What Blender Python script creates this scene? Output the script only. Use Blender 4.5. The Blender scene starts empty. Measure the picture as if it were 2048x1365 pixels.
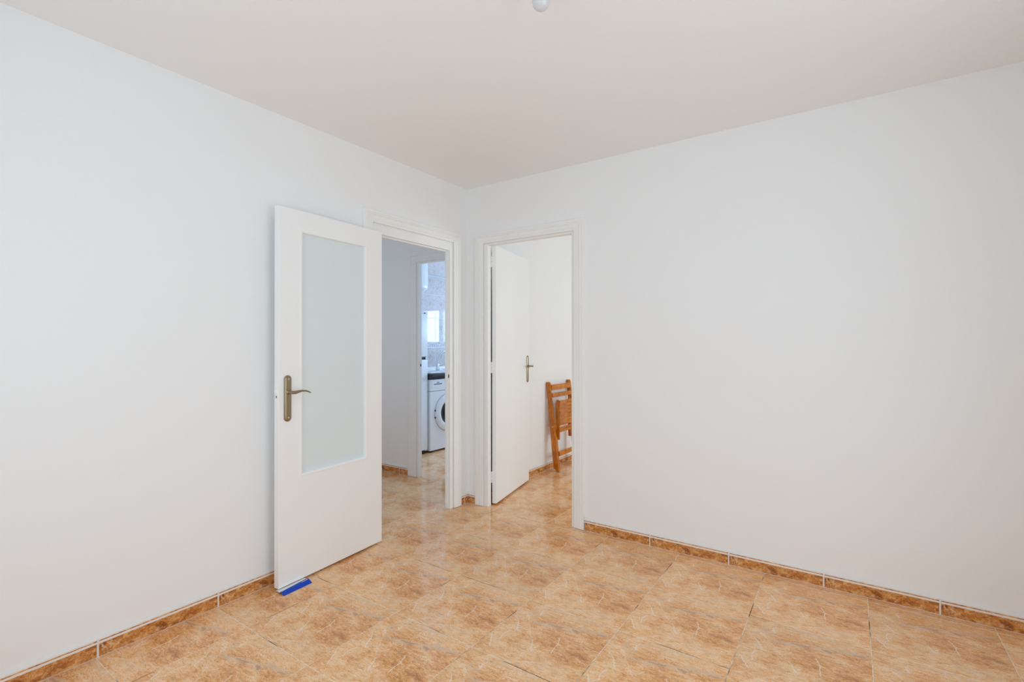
import bpy, bmesh, math, random
from mathutils import Vector, Matrix

S = bpy.context.scene
COL = S.collection
R = math.radians
random.seed(7)

# ------------------------------------------------------------------ camera
cam_d = bpy.data.cameras.new('camera')
cam = bpy.data.objects.new('camera', cam_d)
COL.objects.link(cam)
_F = Vector((-0.56668148, 0.82392112, 0.00510724))
_R = Vector((0.82392824, 0.5666931, -0.00108388))
_U = Vector((0.00378727, -0.00359379, 0.99998637))
m = Matrix((_R, _U, -_F)).transposed().to_4x4()
m.translation = Vector((2.46707, -2.97090, 1.25))
cam.matrix_world = m
cam_d.sensor_width = 36.0
cam_d.lens = 17.2231
cam_d.clip_start = 0.02
S.camera = cam

# ------------------------------------------------------------------ view / world / light
S.view_settings.view_transform = 'Standard'
S.view_settings.look = 'None'
S.view_settings.exposure = 0.08
S.view_settings.gamma = 1.0
S.view_settings.use_curve_mapping = False
cy = S.cycles
cy.max_bounces = 14
cy.diffuse_bounces = 9
cy.glossy_bounces = 5
cy.transmission_bounces = 8
cy.transparent_max_bounces = 12
cy.caustics_reflective = False
cy.caustics_refractive = False
cy.sample_clamp_indirect = 6.0

W = bpy.data.worlds.new('world')
S.world = W
W.use_nodes = True
W.node_tree.nodes['Background'].inputs[0].default_value = (0.80, 0.90, 1.0, 1)
W.node_tree.nodes['Background'].inputs[1].default_value = 1.0


def area(name, loc, direction, sx, sy, power, color):
    l = bpy.data.lights.new(name, 'AREA')
    l.shape = 'RECTANGLE'
    l.size, l.size_y = sx, sy
    l.energy = power
    l.color = color
    o = bpy.data.objects.new(name, l)
    COL.objects.link(o)
    o.location = loc
    o.rotation_euler = Vector(direction).to_track_quat('-Z', 'Y').to_euler()
    return o


# daylight in three window openings; front and hall lamps are added fill
area('daylight_living', (3.47, -1.88, 1.12), (-1, 0, 0), 1.60, 2.10, 20.2, (0.685, 0.862, 1.0))
area('fill_front', (1.60, -3.47, 1.40), (0, 1, 0), 2.00, 1.50, 13.8, (0.675, 0.865, 1.0))  # added fill lamp in an invented window, brightens the back wall
area('daylight_bedroom', (3.47, 1.95, 1.45), (-1, 0, 0), 1.40, 1.25, 38.0, (0.71, 0.89, 1.0))
area('daylight_kitchen', (-0.95, 3.17, 1.54), (0, -1, 0), 1.30, 0.64, 52.0, (0.44, 0.68, 1.0))
area('fill_hall', (-1.25, -1.64, 1.50), (0, 1, 0), 1.00, 1.00, 5.0, (0.64, 0.82, 1.0))  # added fill lamp in an invented opening, lifts the dim hall


# ------------------------------------------------------------------ node helpers
def new_mat(name):
    mt = bpy.data.materials.new(name)
    mt.use_nodes = True
    nt = mt.node_tree
    b = nt.nodes['Principled BSDF']
    return mt, nt, b


def N(nt, t, **kw):
    n = nt.nodes.new(t)
    for k, v in kw.items():
        setattr(n, k, v)
    return n


def link(nt, a, b):
    nt.links.new(a, b)


def math_n(nt, op, a, b=None, c=None, clamp=False):
    n = nt.nodes.new('ShaderNodeMath')
    n.operation = op
    n.use_clamp = clamp
    for i, v in enumerate((a, b, c)):
        if v is None:
            continue
        if isinstance(v, (int, float)):
            n.inputs[i].default_value = v
        else:
            nt.links.new(v, n.inputs[i])
    return n.outputs[0]


def maprange(nt, v, a, b, c=0.0, d=1.0, smooth=True):
    n = nt.nodes.new('ShaderNodeMapRange')
    if smooth:
        n.interpolation_type = 'SMOOTHSTEP'
    nt.links.new(v, n.inputs['Value'])
    for k, x in (('From Min', a), ('From Max', b), ('To Min', c), ('To Max', d)):
        n.inputs[k].default_value = x
    return n.outputs[0]


def mixc(nt, f, a, b, blend='MIX'):
    n = nt.nodes.new('ShaderNodeMix')
    n.data_type = 'RGBA'
    n.blend_type = blend
    for sock, v in ((n.inputs[0], f), (n.inputs[6], a), (n.inputs[7], b)):
        if isinstance(v, (int, float)):
            sock.default_value = v
        elif isinstance(v, tuple):
            sock.default_value = (v[0], v[1], v[2], 1)
        else:
            nt.links.new(v, sock)
    return n.outputs[2]


def noise(nt, vec, scale, detail=4, rough=0.55, dist=0.0):
    n = nt.nodes.new('ShaderNodeTexNoise')
    n.inputs['Scale'].default_value = scale
    n.inputs['Detail'].default_value = detail
    n.inputs['Roughness'].default_value = rough
    n.inputs['Distortion'].default_value = dist
    if vec is not None:
        nt.links.new(vec, n.inputs['Vector'])
    return n.outputs['Fac']


def mapping(nt, vec, scale=(1, 1, 1), rot=(0, 0, 0), loc=(0, 0, 0)):
    n = nt.nodes.new('ShaderNodeMapping')
    n.inputs['Scale'].default_value = scale
    n.inputs['Rotation'].default_value = rot
    n.inputs['Location'].default_value = loc
    nt.links.new(vec, n.inputs['Vector'])
    return n.outputs[0]


def objco(nt):
    return nt.nodes.new('ShaderNodeTexCoord').outputs['Object']


def ramp(nt, v, stops):
    n = nt.nodes.new('ShaderNodeValToRGB')
    cr = n.color_ramp
    while len(cr.elements) < len(stops):
        cr.elements.new(0.5)
    for e, (p, c) in zip(cr.elements, stops):
        e.position = p
        e.color = (c[0], c[1], c[2], 1)
    nt.links.new(v, n.inputs[0])
    return n.outputs[0]


def bump(nt, b, h, strength, dist=0.002):
    n = nt.nodes.new('ShaderNodeBump')
    n.inputs['Strength'].default_value = strength
    n.inputs['Distance'].default_value = dist
    nt.links.new(h, n.inputs['Height'])
    nt.links.new(n.outputs[0], b.inputs['Normal'])


def simple(name, color, rough=0.5, metal=0.0, var=0.0, vscale=8.0, bstr=0.0, bscale=120.0, spec=None):
    mt, nt, b = new_mat(name)
    b.inputs['Roughness'].default_value = rough
    b.inputs['Metallic'].default_value = metal
    if spec is not None:
        b.inputs['Specular IOR Level'].default_value = spec
    co = objco(nt)
    f = noise(nt, co, vscale, 3)
    c2 = tuple(max(0.0, x * (1 - var)) for x in color)
    link(nt, mixc(nt, f, color, c2), b.inputs['Base Color'])
    if bstr:
        bump(nt, b, noise(nt, co, bscale, 3), bstr)
    return mt


M = {}
M['wall'] = simple('wall_paint', (0.893, 0.90, 0.905), 0.75, var=0.012, vscale=3, bstr=0.05, bscale=60, spec=0.2)
M['ceiling'] = simple('ceiling_paint', (0.91, 0.905, 0.90), 0.85, var=0.012, vscale=3, bstr=0.05, bscale=60, spec=0.1)
M['gloss'] = simple('door_paint', (0.925, 0.935, 0.935), 0.38, var=0.02, vscale=5, bstr=0.04, bscale=30, spec=0.35)
M['trim'] = simple('casing_paint', (0.905, 0.905, 0.89), 0.42, var=0.03, vscale=9, bstr=0.05, bscale=30, spec=0.35)
M['bronze'] = simple('satin_bronze', (0.36, 0.28, 0.18), 0.32, 1.0, var=0.08, vscale=30)
M['screw'] = simple('screw_steel', (0.62, 0.58, 0.50), 0.3, 1.0, var=0.1, vscale=60)
M['chrome'] = simple('chrome', (0.72, 0.74, 0.76), 0.12, 1.0, var=0.05, vscale=20)
M['steel'] = simple('brushed_steel', (0.62, 0.63, 0.64), 0.28, 1.0, var=0.1, vscale=40)
M['appliance'] = simple('appliance_enamel', (0.80, 0.82, 0.84), 0.3, var=0.01, vscale=4, spec=0.4)
M['appliance_grey'] = simple('appliance_seal', (0.42, 0.45, 0.48), 0.45, var=0.05)
M['black'] = simple('black_plastic', (0.012, 0.012, 0.014), 0.4, var=0.2)
M['darkglass'] = simple('porthole_glass', (0.01, 0.012, 0.018), 0.06, var=0.2)
M['counter'] = simple('counter_dark', (0.030, 0.018, 0.016), 0.25, var=0.5, vscale=120)
M['white_plastic'] = simple('white_plastic', (0.80, 0.80, 0.79), 0.35, var=0.01)
M['kgrout'] = simple('kitchen_grout', (0.86, 0.86, 0.86), 0.7, var=0.03)
M['blue'] = simple('blue_card', (0.0, 0.062, 0.52), 0.28, var=0.12, vscale=25, spec=0.22)
M['card'] = simple('white_card', (0.86, 0.86, 0.85), 0.5, var=0.06, vscale=40)
M['print'] = simple('white_print', (0.8, 0.85, 0.95), 0.4, var=0.05)
M['logo'] = simple('blue_print', (0.02, 0.10, 0.38), 0.4, var=0.05)
M['hole'] = simple('dark_recess', (0.03, 0.02, 0.015), 0.8, var=0.2)


def wood_mat():
    mt, nt, b = new_mat('chair_wood')
    co = objco(nt)
    n1 = noise(nt, mapping(nt, co, (60, 14, 14)), 1.0, 4, 0.6, 0.6)
    n2 = noise(nt, co, 9.0, 3)
    c = ramp(nt, n1, [(0.30, (0.30, 0.075, 0.003)), (0.52, (0.56, 0.172, 0.006)), (0.75, (0.70, 0.270, 0.018))])
    c = mixc(nt, maprange(nt, n2, 0.45, 0.75), c, (0.40, 0.105, 0.004))
    link(nt, c, b.inputs['Base Color'])
    b.inputs['Roughness'].default_value = 0.32
    bump(nt, b, n1, 0.06)
    return mt


M['wood'] = wood_mat()


# -------- the marbled floor tile print: the same print on every tile
def seg_group():
    g = bpy.data.node_groups.new('vein_segment', 'ShaderNodeTree')
    for nm, t in (('P', 'NodeSocketVector'), ('A', 'NodeSocketVector'), ('B', 'NodeSocketVector'), ('Width', 'NodeSocketFloat')):
        g.interface.new_socket(nm, in_out='INPUT', socket_type=t)
    g.interface.new_socket('Fac', in_out='OUTPUT', socket_type='NodeSocketFloat')
    i = g.nodes.new('NodeGroupInput')
    o = g.nodes.new('NodeGroupOutput')

    def vm(op, a, b=None, s=None):
        n = g.nodes.new('ShaderNodeVectorMath')
        n.operation = op
        g.links.new(a, n.inputs[0])
        if b is not None:
            g.links.new(b, n.inputs[1])
        if s is not None:
            g.links.new(s, n.inputs['Scale'])
        return n
    pa = vm('SUBTRACT', i.outputs['P'], i.outputs['A']).outputs[0]
    ba = vm('SUBTRACT', i.outputs['B'], i.outputs['A']).outputs[0]
    h = math_n(g, 'DIVIDE', vm('DOT_PRODUCT', pa, ba).outputs['Value'], vm('DOT_PRODUCT', ba, ba).outputs['Value'], clamp=True)
    d = vm('SUBTRACT', pa, vm('SCALE', ba, s=h).outputs[0]).outputs[0]
    ln = vm('LENGTH', d).outputs['Value']
    r = math_n(g, 'DIVIDE', ln, i.outputs['Width'])
    f = maprange(g, r, 0.25, 1.0, 1.0, 0.0)
    g.links.new(f, o.inputs[0])
    return g


SEG = seg_group()


def veins(nt, P, polylines):
    acc = None
    for w, gain, pts in polylines:
        best = None
        for a, b in zip(pts[:-1], pts[1:]):
            n = nt.nodes.new('ShaderNodeGroup')
            n.node_tree = SEG
            nt.links.new(P, n.inputs['P'])
            n.inputs['A'].default_value = (a[0], a[1], 0)
            n.inputs['B'].default_value = (b[0], b[1], 0)
            n.inputs['Width'].default_value = w
            best = n.outputs[0] if best is None else math_n(nt, 'MAXIMUM', best, n.outputs[0])
        best = math_n(nt, 'MULTIPLY', best, gain)
        acc = best if acc is None else math_n(nt, 'MAXIMUM', acc, best)
    return acc


T = 0.45189          # tile pitch
OX, OY = 1.18154, -1.39600   # one tile corner


def tile_mat():
    mt, nt, b = new_mat('marbled_floor_tile')
    co = objco(nt)
    uv = mapping(nt, co, (1 / T, 1 / T, 0))
    wn = nt.nodes.new('ShaderNodeTexNoise')
    wn.inputs['Scale'].default_value = 16
    wn.inputs['Detail'].default_value = 3
    link(nt, uv, wn.inputs['Vector'])
    vs = N(nt, 'ShaderNodeVectorMath', operation='SUBTRACT')
    link(nt, wn.outputs['Color'], vs.inputs[0])
    vs.inputs[1].default_value = (0.5, 0.5, 0.5)
    vsc = N(nt, 'ShaderNodeVectorMath', operation='MULTIPLY')
    link(nt, vs.outputs[0], vsc.inputs[0])
    vsc.inputs[1].default_value = (0.035, 0.035, 0)
    va = N(nt, 'ShaderNodeVectorMath', operation='ADD')
    link(nt, uv, va.inputs[0])
    link(nt, vsc.outputs[0], va.inputs[1])
    wp = va.outputs[0]
    rot = (0, 0, R(-13))
    streak = noise(nt, mapping(nt, wp, (6.0, 17, 1), rot), 1.0, 10, 0.72, 2.2)
    fine = noise(nt, mapping(nt, uv, (34, 72, 1), rot, (3, 5, 0)), 1.0, 7, 0.76, 2.6)
    speck = noise(nt, mapping(nt, uv, (120, 190, 1), rot, (9, 2, 0)), 1.0, 3, 0.7)
    blob = noise(nt, mapping(nt, uv, (2.6, 4.0, 1), rot, (1.7, 7.3, 0)), 1.0, 3, 0.5, 0.4)
    # light clouds on the left half, a darker field right of the middle
    sx = N(nt, 'ShaderNodeSeparateXYZ')
    link(nt, wp, sx.inputs[0])
    u, v = sx.outputs[0], sx.outputs[1]
    du = math_n(nt, 'DIVIDE', math_n(nt, 'SUBTRACT', u, 0.74), 0.46)
    dv = math_n(nt, 'DIVIDE', math_n(nt, 'SUBTRACT', v, 0.48), 0.40)
    dd = math_n(nt, 'SQRT', math_n(nt, 'ADD', math_n(nt, 'MULTIPLY', du, du), math_n(nt, 'MULTIPLY', dv, dv)))
    dark = maprange(nt, math_n(nt, 'ADD', dd, math_n(nt, 'MULTIPLY', math_n(nt, 'SUBTRACT', blob, 0.5), 1.6)), 0.25, 1.35, 1.0, 0.0)
    t = math_n(nt, 'ADD', math_n(nt, 'MULTIPLY', streak, 0.62), math_n(nt, 'MULTIPLY', fine, 0.62))
    t = math_n(nt, 'ADD', t, math_n(nt, 'MULTIPLY', math_n(nt, 'SUBTRACT', speck, 0.5), 0.42))
    t = math_n(nt, 'ADD', t, math_n(nt, 'MULTIPLY', math_n(nt, 'SUBTRACT', blob, 0.5), 0.22))
    t = math_n(nt, 'SUBTRACT', t, math_n(nt, 'MULTIPLY', dark, 0.055))
    t = math_n(nt, 'MULTIPLY_ADD', t, 1.22, -0.158)
    c = ramp(nt, t, [(0.34, (0.320, 0.095, 0.022)), (0.43, (0.575, 0.222, 0.060)), (0.51, (0.755, 0.352, 0.122)),
                     (0.59, (0.840, 0.475, 0.215)), (0.69, (0.900, 0.650, 0.420))])
    # greyish mineral patches
    g1 = noise(nt, mapping(nt, uv, (3.4, 9, 1), rot, (4.2, 1.1, 0)), 1.0, 5, 0.65, 1.0)
    gm = math_n(nt, 'MULTIPLY', maprange(nt, g1, 0.56, 0.72), maprange(nt, fine, 0.40, 0.62))
    c = mixc(nt, math_n(nt, 'MULTIPLY', gm, 0.55), c, (0.470, 0.330, 0.245))
    # dark flecks along the streaks
    dk = noise(nt, mapping(nt, uv, (9, 34, 1), rot, (2.2, 8.8, 0)), 1.0, 5, 0.7, 1.2)
    dm = math_n(nt, 'MULTIPLY', maprange(nt, dk, 0.62, 0.74), maprange(nt, dark, 0.0, 0.8, 0.35, 0.9))
    c = mixc(nt, math_n(nt, 'MULTIPLY', dm, 0.75), c, (0.165, 0.075, 0.030))
    # pale bands of the print
    bands = veins(nt, wp, [
        (0.050, 0.62, [(0.262, 0.657), (0.388, 0.688), (0.534, 0.739)]),
        (0.060, 0.60, [(0.599, 0.750), (0.698, 0.755)]),
        (0.050, 0.70, [(0.709, 0.812), (0.831, 0.817), (0.942, 0.839)]),
        (0.040, 0.55, [(0.149, 0.812), (0.213, 0.750), (0.238, 0.775)]),
        (0.045, 0.35, [(0.614, 0.117), (0.745, 0.146), (0.844, 0.106)]),
        (0.030, 0.40, [(0.24, 0.898), (0.44, 0.955), (0.70, 0.975)]),
    ])
    bands = math_n(nt, 'MULTIPLY', bands, maprange(nt, fine, 0.34, 0.58, 0.25, 1.0))
    c = mixc(nt, bands, c, (0.670, 0.490, 0.340))
    darks = veins(nt, wp, [
        (0.016, 0.80, [(0.40, 0.700), (0.534, 0.728)]),
        (0.018, 0.85, [(0.640, 0.748), (0.700, 0.738)]),
        (0.017, 0.70, [(0.877, 0.803), (0.946, 0.824)]),
        (0.026, 0.60, [(0.762, 0.425), (0.884, 0.425)]),
        (0.030, 0.45, [(0.520, 0.569), (0.560, 0.565)]),
        (0.030, 0.45, [(0.890, 0.392), (0.935, 0.398)]),
        (0.014, 0.45, [(0.229, 0.270), (0.331, 0.239), (0.419, 0.232)]),
    ])
    darks = math_n(nt, 'MULTIPLY', darks, maprange(nt, speck, 0.35, 0.6, 0.15, 0.75))
    c = mixc(nt, darks, c, (0.250, 0.145, 0.105))
    # cream squiggle veins
    wn2 = nt.nodes.new('ShaderNodeTexNoise')
    wn2.inputs['Scale'].default_value = 34
    wn2.inputs['Detail'].default_value = 2
    link(nt, uv, wn2.inputs['Vector'])
    vs2 = N(nt, 'ShaderNodeVectorMath', operation='SUBTRACT')
    link(nt, wn2.outputs['Color'], vs2.inputs[0])
    vs2.inputs[1].default_value = (0.5, 0.5, 0.5)
    vsc2 = N(nt, 'ShaderNodeVectorMath', operation='MULTIPLY')
    link(nt, vs2.outputs[0], vsc2.inputs[0])
    vsc2.inputs[1].default_value = (0.030, 0.030, 0)
    va2 = N(nt, 'ShaderNodeVectorMath', operation='ADD')
    link(nt, wp, va2.inputs[0])
    link(nt, vsc2.outputs[0], va2.inputs[1])
    wp2 = va2.outputs[0]
    vv = veins(nt, wp2, [
        (0.0083, 0.78, [(0.103, 0.606), (0.150, 0.540), (0.162, 0.500), (0.202, 0.449)]),
        (0.0119, 0.78, [(0.034, 0.248), (0.085, 0.186)]),
        (0.0086, 0.69, [(0.085, 0.186), (0.127, 0.106)]),
        (0.0073, 0.74, [(0.140, 0.400), (0.121, 0.330), (0.136, 0.266), (0.110, 0.200)]),
        (0.0083, 0.78, [(0.600, 0.565), (0.632, 0.480), (0.629, 0.418), (0.643, 0.323)]),
        (0.0079, 0.69, [(0.250, 0.910), (0.229, 0.865), (0.247, 0.799)]),
        (0.0059, 0.46, [(0.163, 0.715), (0.247, 0.589), (0.333, 0.476), (0.395, 0.398)]),
        (0.0086, 0.60, [(0.400, 0.390), (0.428, 0.350), (0.479, 0.246)]),
        (0.0079, 0.64, [(0.510, 0.852), (0.583, 0.852)]),
        (0.0132, 0.74, [(0.145, 0.722), (0.158, 0.712)]),
        (0.0106, 0.64, [(0.445, 0.150), (0.462, 0.142)]),
        (0.0092, 0.69, [(0.475, 0.318), (0.503, 0.350)]),
        (0.0092, 0.60, [(0.402, 0.528), (0.415, 0.562)]),
        (0.0112, 0.64, [(0.955, 0.030), (0.975, 0.045)]),
        (0.0059, 0.41, [(0.30, 0.08), (0.36, 0.13), (0.45, 0.10)]),
        (0.0059, 0.37, [(0.80, 0.60), (0.86, 0.53)]),
    ])
    vv = math_n(nt, 'MULTIPLY', vv, maprange(nt, speck, 0.28, 0.48, 0.45, 1.15))
    # fine hairline net
    vo = N(nt, 'ShaderNodeTexVoronoi', feature='DISTANCE_TO_EDGE')
    vo.inputs['Scale'].default_value = 7.0
    link(nt, mapping(nt, wp, (1.0, 1.7, 1), rot), vo.inputs['Vector'])
    hair = math_n(nt, 'MULTIPLY', maprange(nt, vo.outputs['Distance'], 0.0, 0.022, 1.0, 0.0), maprange(nt, blob, 0.48, 0.66, 0.0, 0.42))
    vv = math_n(nt, 'MAXIMUM', vv, hair)
    fl1 = noise(nt, mapping(nt, uv, (52, 95, 1), rot, (6, 6, 0)), 1.0, 3, 0.6, 1.8)
    c = mixc(nt, maprange(nt, fl1, 0.60, 0.70, 0.0, 0.70), c, (0.860, 0.660, 0.470))
    fl2 = noise(nt, mapping(nt, uv, (40, 110, 1), rot, (1, 9, 0)), 1.0, 3, 0.6, 1.5)
    c = mixc(nt, maprange(nt, fl2, 0.62, 0.72, 0.0, 0.60), c, (0.280, 0.110, 0.040))
    c = mixc(nt, math_n(nt, 'MULTIPLY', vv, 0.80), c, (0.900, 0.790, 0.660))
    oi = N(nt, 'ShaderNodeObjectInfo')
    hs = N(nt, 'ShaderNodeHueSaturation')
    link(nt, maprange(nt, oi.outputs['Random'], 0, 1, 0.95, 1.04, False), hs.inputs['Value'])
    hs.inputs['Saturation'].default_value = 1.0
    link(nt, c, hs.inputs['Color'])
    link(nt, hs.outputs[0], b.inputs['Base Color'])
    b.inputs['Roughness'].default_value = 0.11
    b.inputs['IOR'].default_value = 1.5
    bump(nt, b, noise(nt, uv, 26, 2), 0.05, 0.001)
    return mt


M['tile'] = tile_mat()


def floor_grout_mat():
    mt, nt, b = new_mat('floor_grout')
    co = objco(nt)
    f = maprange(nt, noise(nt, co, 2.6, 4, 0.6), 0.52, 0.60)
    f2 = maprange(nt, noise(nt, co, 45, 3, 0.6), 0.38, 0.62, 0.0, 0.8)
    c = mixc(nt, f, (0.90, 0.77, 0.64), (0.06, 0.04, 0.03))
    c = mixc(nt, math_n(nt, 'MULTIPLY', f2, 0.5), c, (0.45, 0.36, 0.28))
    link(nt, c, b.inputs['Base Color'])
    b.inputs['Roughness'].default_value = 0.8
    return mt


M['fgrout'] = floor_grout_mat()


def skirt_mat():
    """marbled skirting tile; local x runs along the wall, z up: brown body, printed cream line, thin brown line, cream top"""
    mt, nt, b = new_mat('marbled_skirting')
    co = objco(nt)
    P = mapping(nt, co, (1 / T, 0, 1 / T))
    mp = mapping(nt, co, (1, 0.0, 1))
    n1 = noise(nt, mapping(nt, mp, (26, 1, 38), (0, R(32), 0)), 1.0, 7, 0.66, 1.2)
    n2 = noise(nt, mapping(nt, mp, (130, 1, 190), (0, R(32), 0)), 1.0, 4, 0.7)
    t = math_n(nt, 'ADD', math_n(nt, 'MULTIPLY', n1, 0.8), math_n(nt, 'MULTIPLY', math_n(nt, 'SUBTRACT', n2, 0.2), 0.42))
    c = ramp(nt, t, [(0.34, (0.150, 0.042, 0.012)), (0.44, (0.360, 0.118, 0.026)), (0.53, (0.580, 0.232, 0.056)), (0.64, (0.770, 0.450, 0.180))])
    sxyz = N(nt, 'ShaderNodeSeparateXYZ')
    link(nt, co, sxyz.inputs[0])
    cx = N(nt, 'ShaderNodeCombineXYZ')
    link(nt, sxyz.outputs[0], cx.inputs[0])
    link(nt, sxyz.outputs[2], cx.inputs[1])
    wv = nt.nodes.new('ShaderNodeTexNoise')
    wv.inputs['Scale'].default_value = 70
    link(nt, mp, wv.inputs['Vector'])
    wv1 = N(nt, 'ShaderNodeVectorMath', operation='SUBTRACT')
    link(nt, wv.outputs['Color'], wv1.inputs[0])
    wv1.inputs[1].default_value = (0.5, 0.5, 0.5)
    wv2 = N(nt, 'ShaderNodeVectorMath', operation='MULTIPLY_ADD')
    link(nt, wv1.outputs[0], wv2.inputs[0])
    wv2.inputs[1].default_value = (0.020, 0.020, 0)
    link(nt, cx.outputs[0], wv2.inputs[2])
    vv = veins(nt, wv2.outputs[0], [
        (0.0046, 0.75, [(0.010, 0.050), (0.024, 0.026)]),
        (0.0036, 0.55, [(0.024, 0.026), (0.030, 0.010)]),
        (0.0046, 0.50, [(0.042, 0.052), (0.036, 0.020)]),
        (0.0028, 0.35, [(0.052, 0.044), (0.075, 0.014)]),
        (0.0050, 0.70, [(0.196, 0.014), (0.206, 0.020)]),
        (0.0024, 0.35, [(0.205, 0.020), (0.235, 0.012)]),
        (0.0030, 0.45, [(0.285, 0.014), (0.293, 0.006)]),
    ])
    vv = math_n(nt, 'MULTIPLY', vv, maprange(nt, n2, 0.36, 0.56, 0.2, 1.0))
    c = mixc(nt, vv, c, (0.72, 0.60, 0.46))
    z = sxyz.outputs[2]
    cream = (0.84, 0.81, 0.78)
    inb = math_n(nt, 'MULTIPLY', math_n(nt, 'GREATER_THAN', z, 0.0545), math_n(nt, 'LESS_THAN', z, 0.0635))
    c = mixc(nt, inb, c, cream)
    wob = math_n(nt, 'MULTIPLY', math_n(nt, 'SUBTRACT', noise(nt, mp, 34, 3), 0.5), 0.006)
    up = math_n(nt, 'GREATER_THAN', math_n(nt, 'ADD', z, wob), 0.0680)
    c = mixc(nt, up, c, cream)
    ex = math_n(nt, 'ABSOLUTE', math_n(nt, 'SUBTRACT', sxyz.outputs[0], 0.2237))
    c = mixc(nt, math_n(nt, 'GREATER_THAN', ex, 0.2226), c, cream)
    link(nt, c, b.inputs['Base Color'])
    b.inputs['Roughness'].default_value = 0.22
    return mt


M['skirt'] = skirt_mat()
M['skirt_grout'] = simple('skirting_grout', (0.85, 0.84, 0.82), 0.7, var=0.10, vscale=40)


def ktile_mat(flower=False, border=False):
    mt, nt, b = new_mat('kitchen_border_tile' if border else ('kitchen_flower_tile' if flower else 'kitchen_wall_tile'))
    co = objco(nt)
    n1 = noise(nt, co, 22, 6, 0.7, 1.5)
    c = ramp(nt, n1, [(0.34, (0.52, 0.40, 0.37)), (0.46, (0.64, 0.58, 0.57)), (0.62, (0.70, 0.67, 0.66))])
    if flower:
        n2 = noise(nt, co, 17, 3, 0.5, 2.2)
        n3 = noise(nt, mapping(nt, co, (1, 1, 1), loc=(3, 1, 2)), 9, 2, 0.5, 0.5)
        f = math_n(nt, 'MULTIPLY', maprange(nt, n2, 0.60, 0.66), maprange(nt, n3, 0.45, 0.6))
        c = mixc(nt, math_n(nt, 'MULTIPLY', f, 0.8), c, (0.62, 0.28, 0.20))
    if border:
        n2 = noise(nt, co, 62, 2, 0.5, 2.0)
        n3 = noise(nt, mapping(nt, co, (1, 1, 1), loc=(5, 3, 1)), 58, 2, 0.5, 2.0)
        c = mixc(nt, maprange(nt, n2, 0.56, 0.60), (0.80, 0.79, 0.80), (0.55, 0.14, 0.09))
        c = mixc(nt, maprange(nt, n3, 0.57, 0.61), c, (0.10, 0.22, 0.45))
        s = N(nt, 'ShaderNodeSeparateXYZ')
        link(nt, co, s.inputs[0])
        e = math_n(nt, 'ABSOLUTE', math_n(nt, 'SUBTRACT', s.outputs[2], 0.036))
        c = mixc(nt, math_n(nt, 'GREATER_THAN', e, 0.026), c, (0.80, 0.80, 0.80))
        e1 = math_n(nt, 'MULTIPLY', math_n(nt, 'GREATER_THAN', e, 0.024), math_n(nt, 'LESS_THAN', e, 0.027))
        c = mixc(nt, e1, c, (0.45, 0.30, 0.25))
    link(nt, c, b.inputs['Base Color'])
    b.inputs['Roughness'].default_value = 0.035
    b.inputs['IOR'].default_value = 1.52
    return mt


M['ktile'] = ktile_mat()
M['kflower'] = ktile_mat(flower=True)
M['kborder'] = ktile_mat(border=True)


def frosted():
    mt, nt, b = new_mat('frosted_glass')
    co = objco(nt)
    link(nt, mixc(nt, noise(nt, co, 5, 3), (0.86, 0.945, 0.96), (0.83, 0.92, 0.94)), b.inputs['Base Color'])
    b.inputs['Roughness'].default_value = 0.38
    b.inputs['Transmission Weight'].default_value = 0.12
    b.inputs['IOR'].default_value = 1.4
    bump(nt, b, noise(nt, co, 320, 2), 0.12, 0.001)
    return mt


M['frosted'] = frosted()


def pane_mat():
    mt, nt, b = new_mat('window_glass')
    nt.nodes.remove(b)
    out = nt.nodes['Material Output']
    tr = N(nt, 'ShaderNodeBsdfTransparent')
    gl = N(nt, 'ShaderNodeBsdfGlossy')
    gl.inputs['Roughness'].default_value = 0.02
    fr = N(nt, 'ShaderNodeFresnel')
    fr.inputs['IOR'].default_value = 1.45
    mx = N(nt, 'ShaderNodeMixShader')
    ge = N(nt, 'ShaderNodeNewGeometry')
    front = math_n(nt, 'SUBTRACT', 1.0, ge.outputs['Backfacing'])
    link(nt, math_n(nt, 'MULTIPLY', fr.outputs[0], front), mx.inputs[0])
    link(nt, tr.outputs[0], mx.inputs[1])
    link(nt, gl.outputs[0], mx.inputs[2])
    link(nt, mx.outputs[0], out.inputs['Surface'])
    return mt


M['pane'] = pane_mat()


def bulb_mat():
    mt, nt, b = new_mat('opal_bulb_glass')
    co = objco(nt)
    link(nt, mixc(nt, noise(nt, co, 40, 2), (0.90, 0.91, 0.93), (0.88, 0.89, 0.92)), b.inputs['Base Color'])
    b.inputs['Roughness'].default_value = 0.08
    b.inputs['Transmission Weight'].default_value = 0.35
    return mt


M['bulb'] = bulb_mat()


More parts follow.
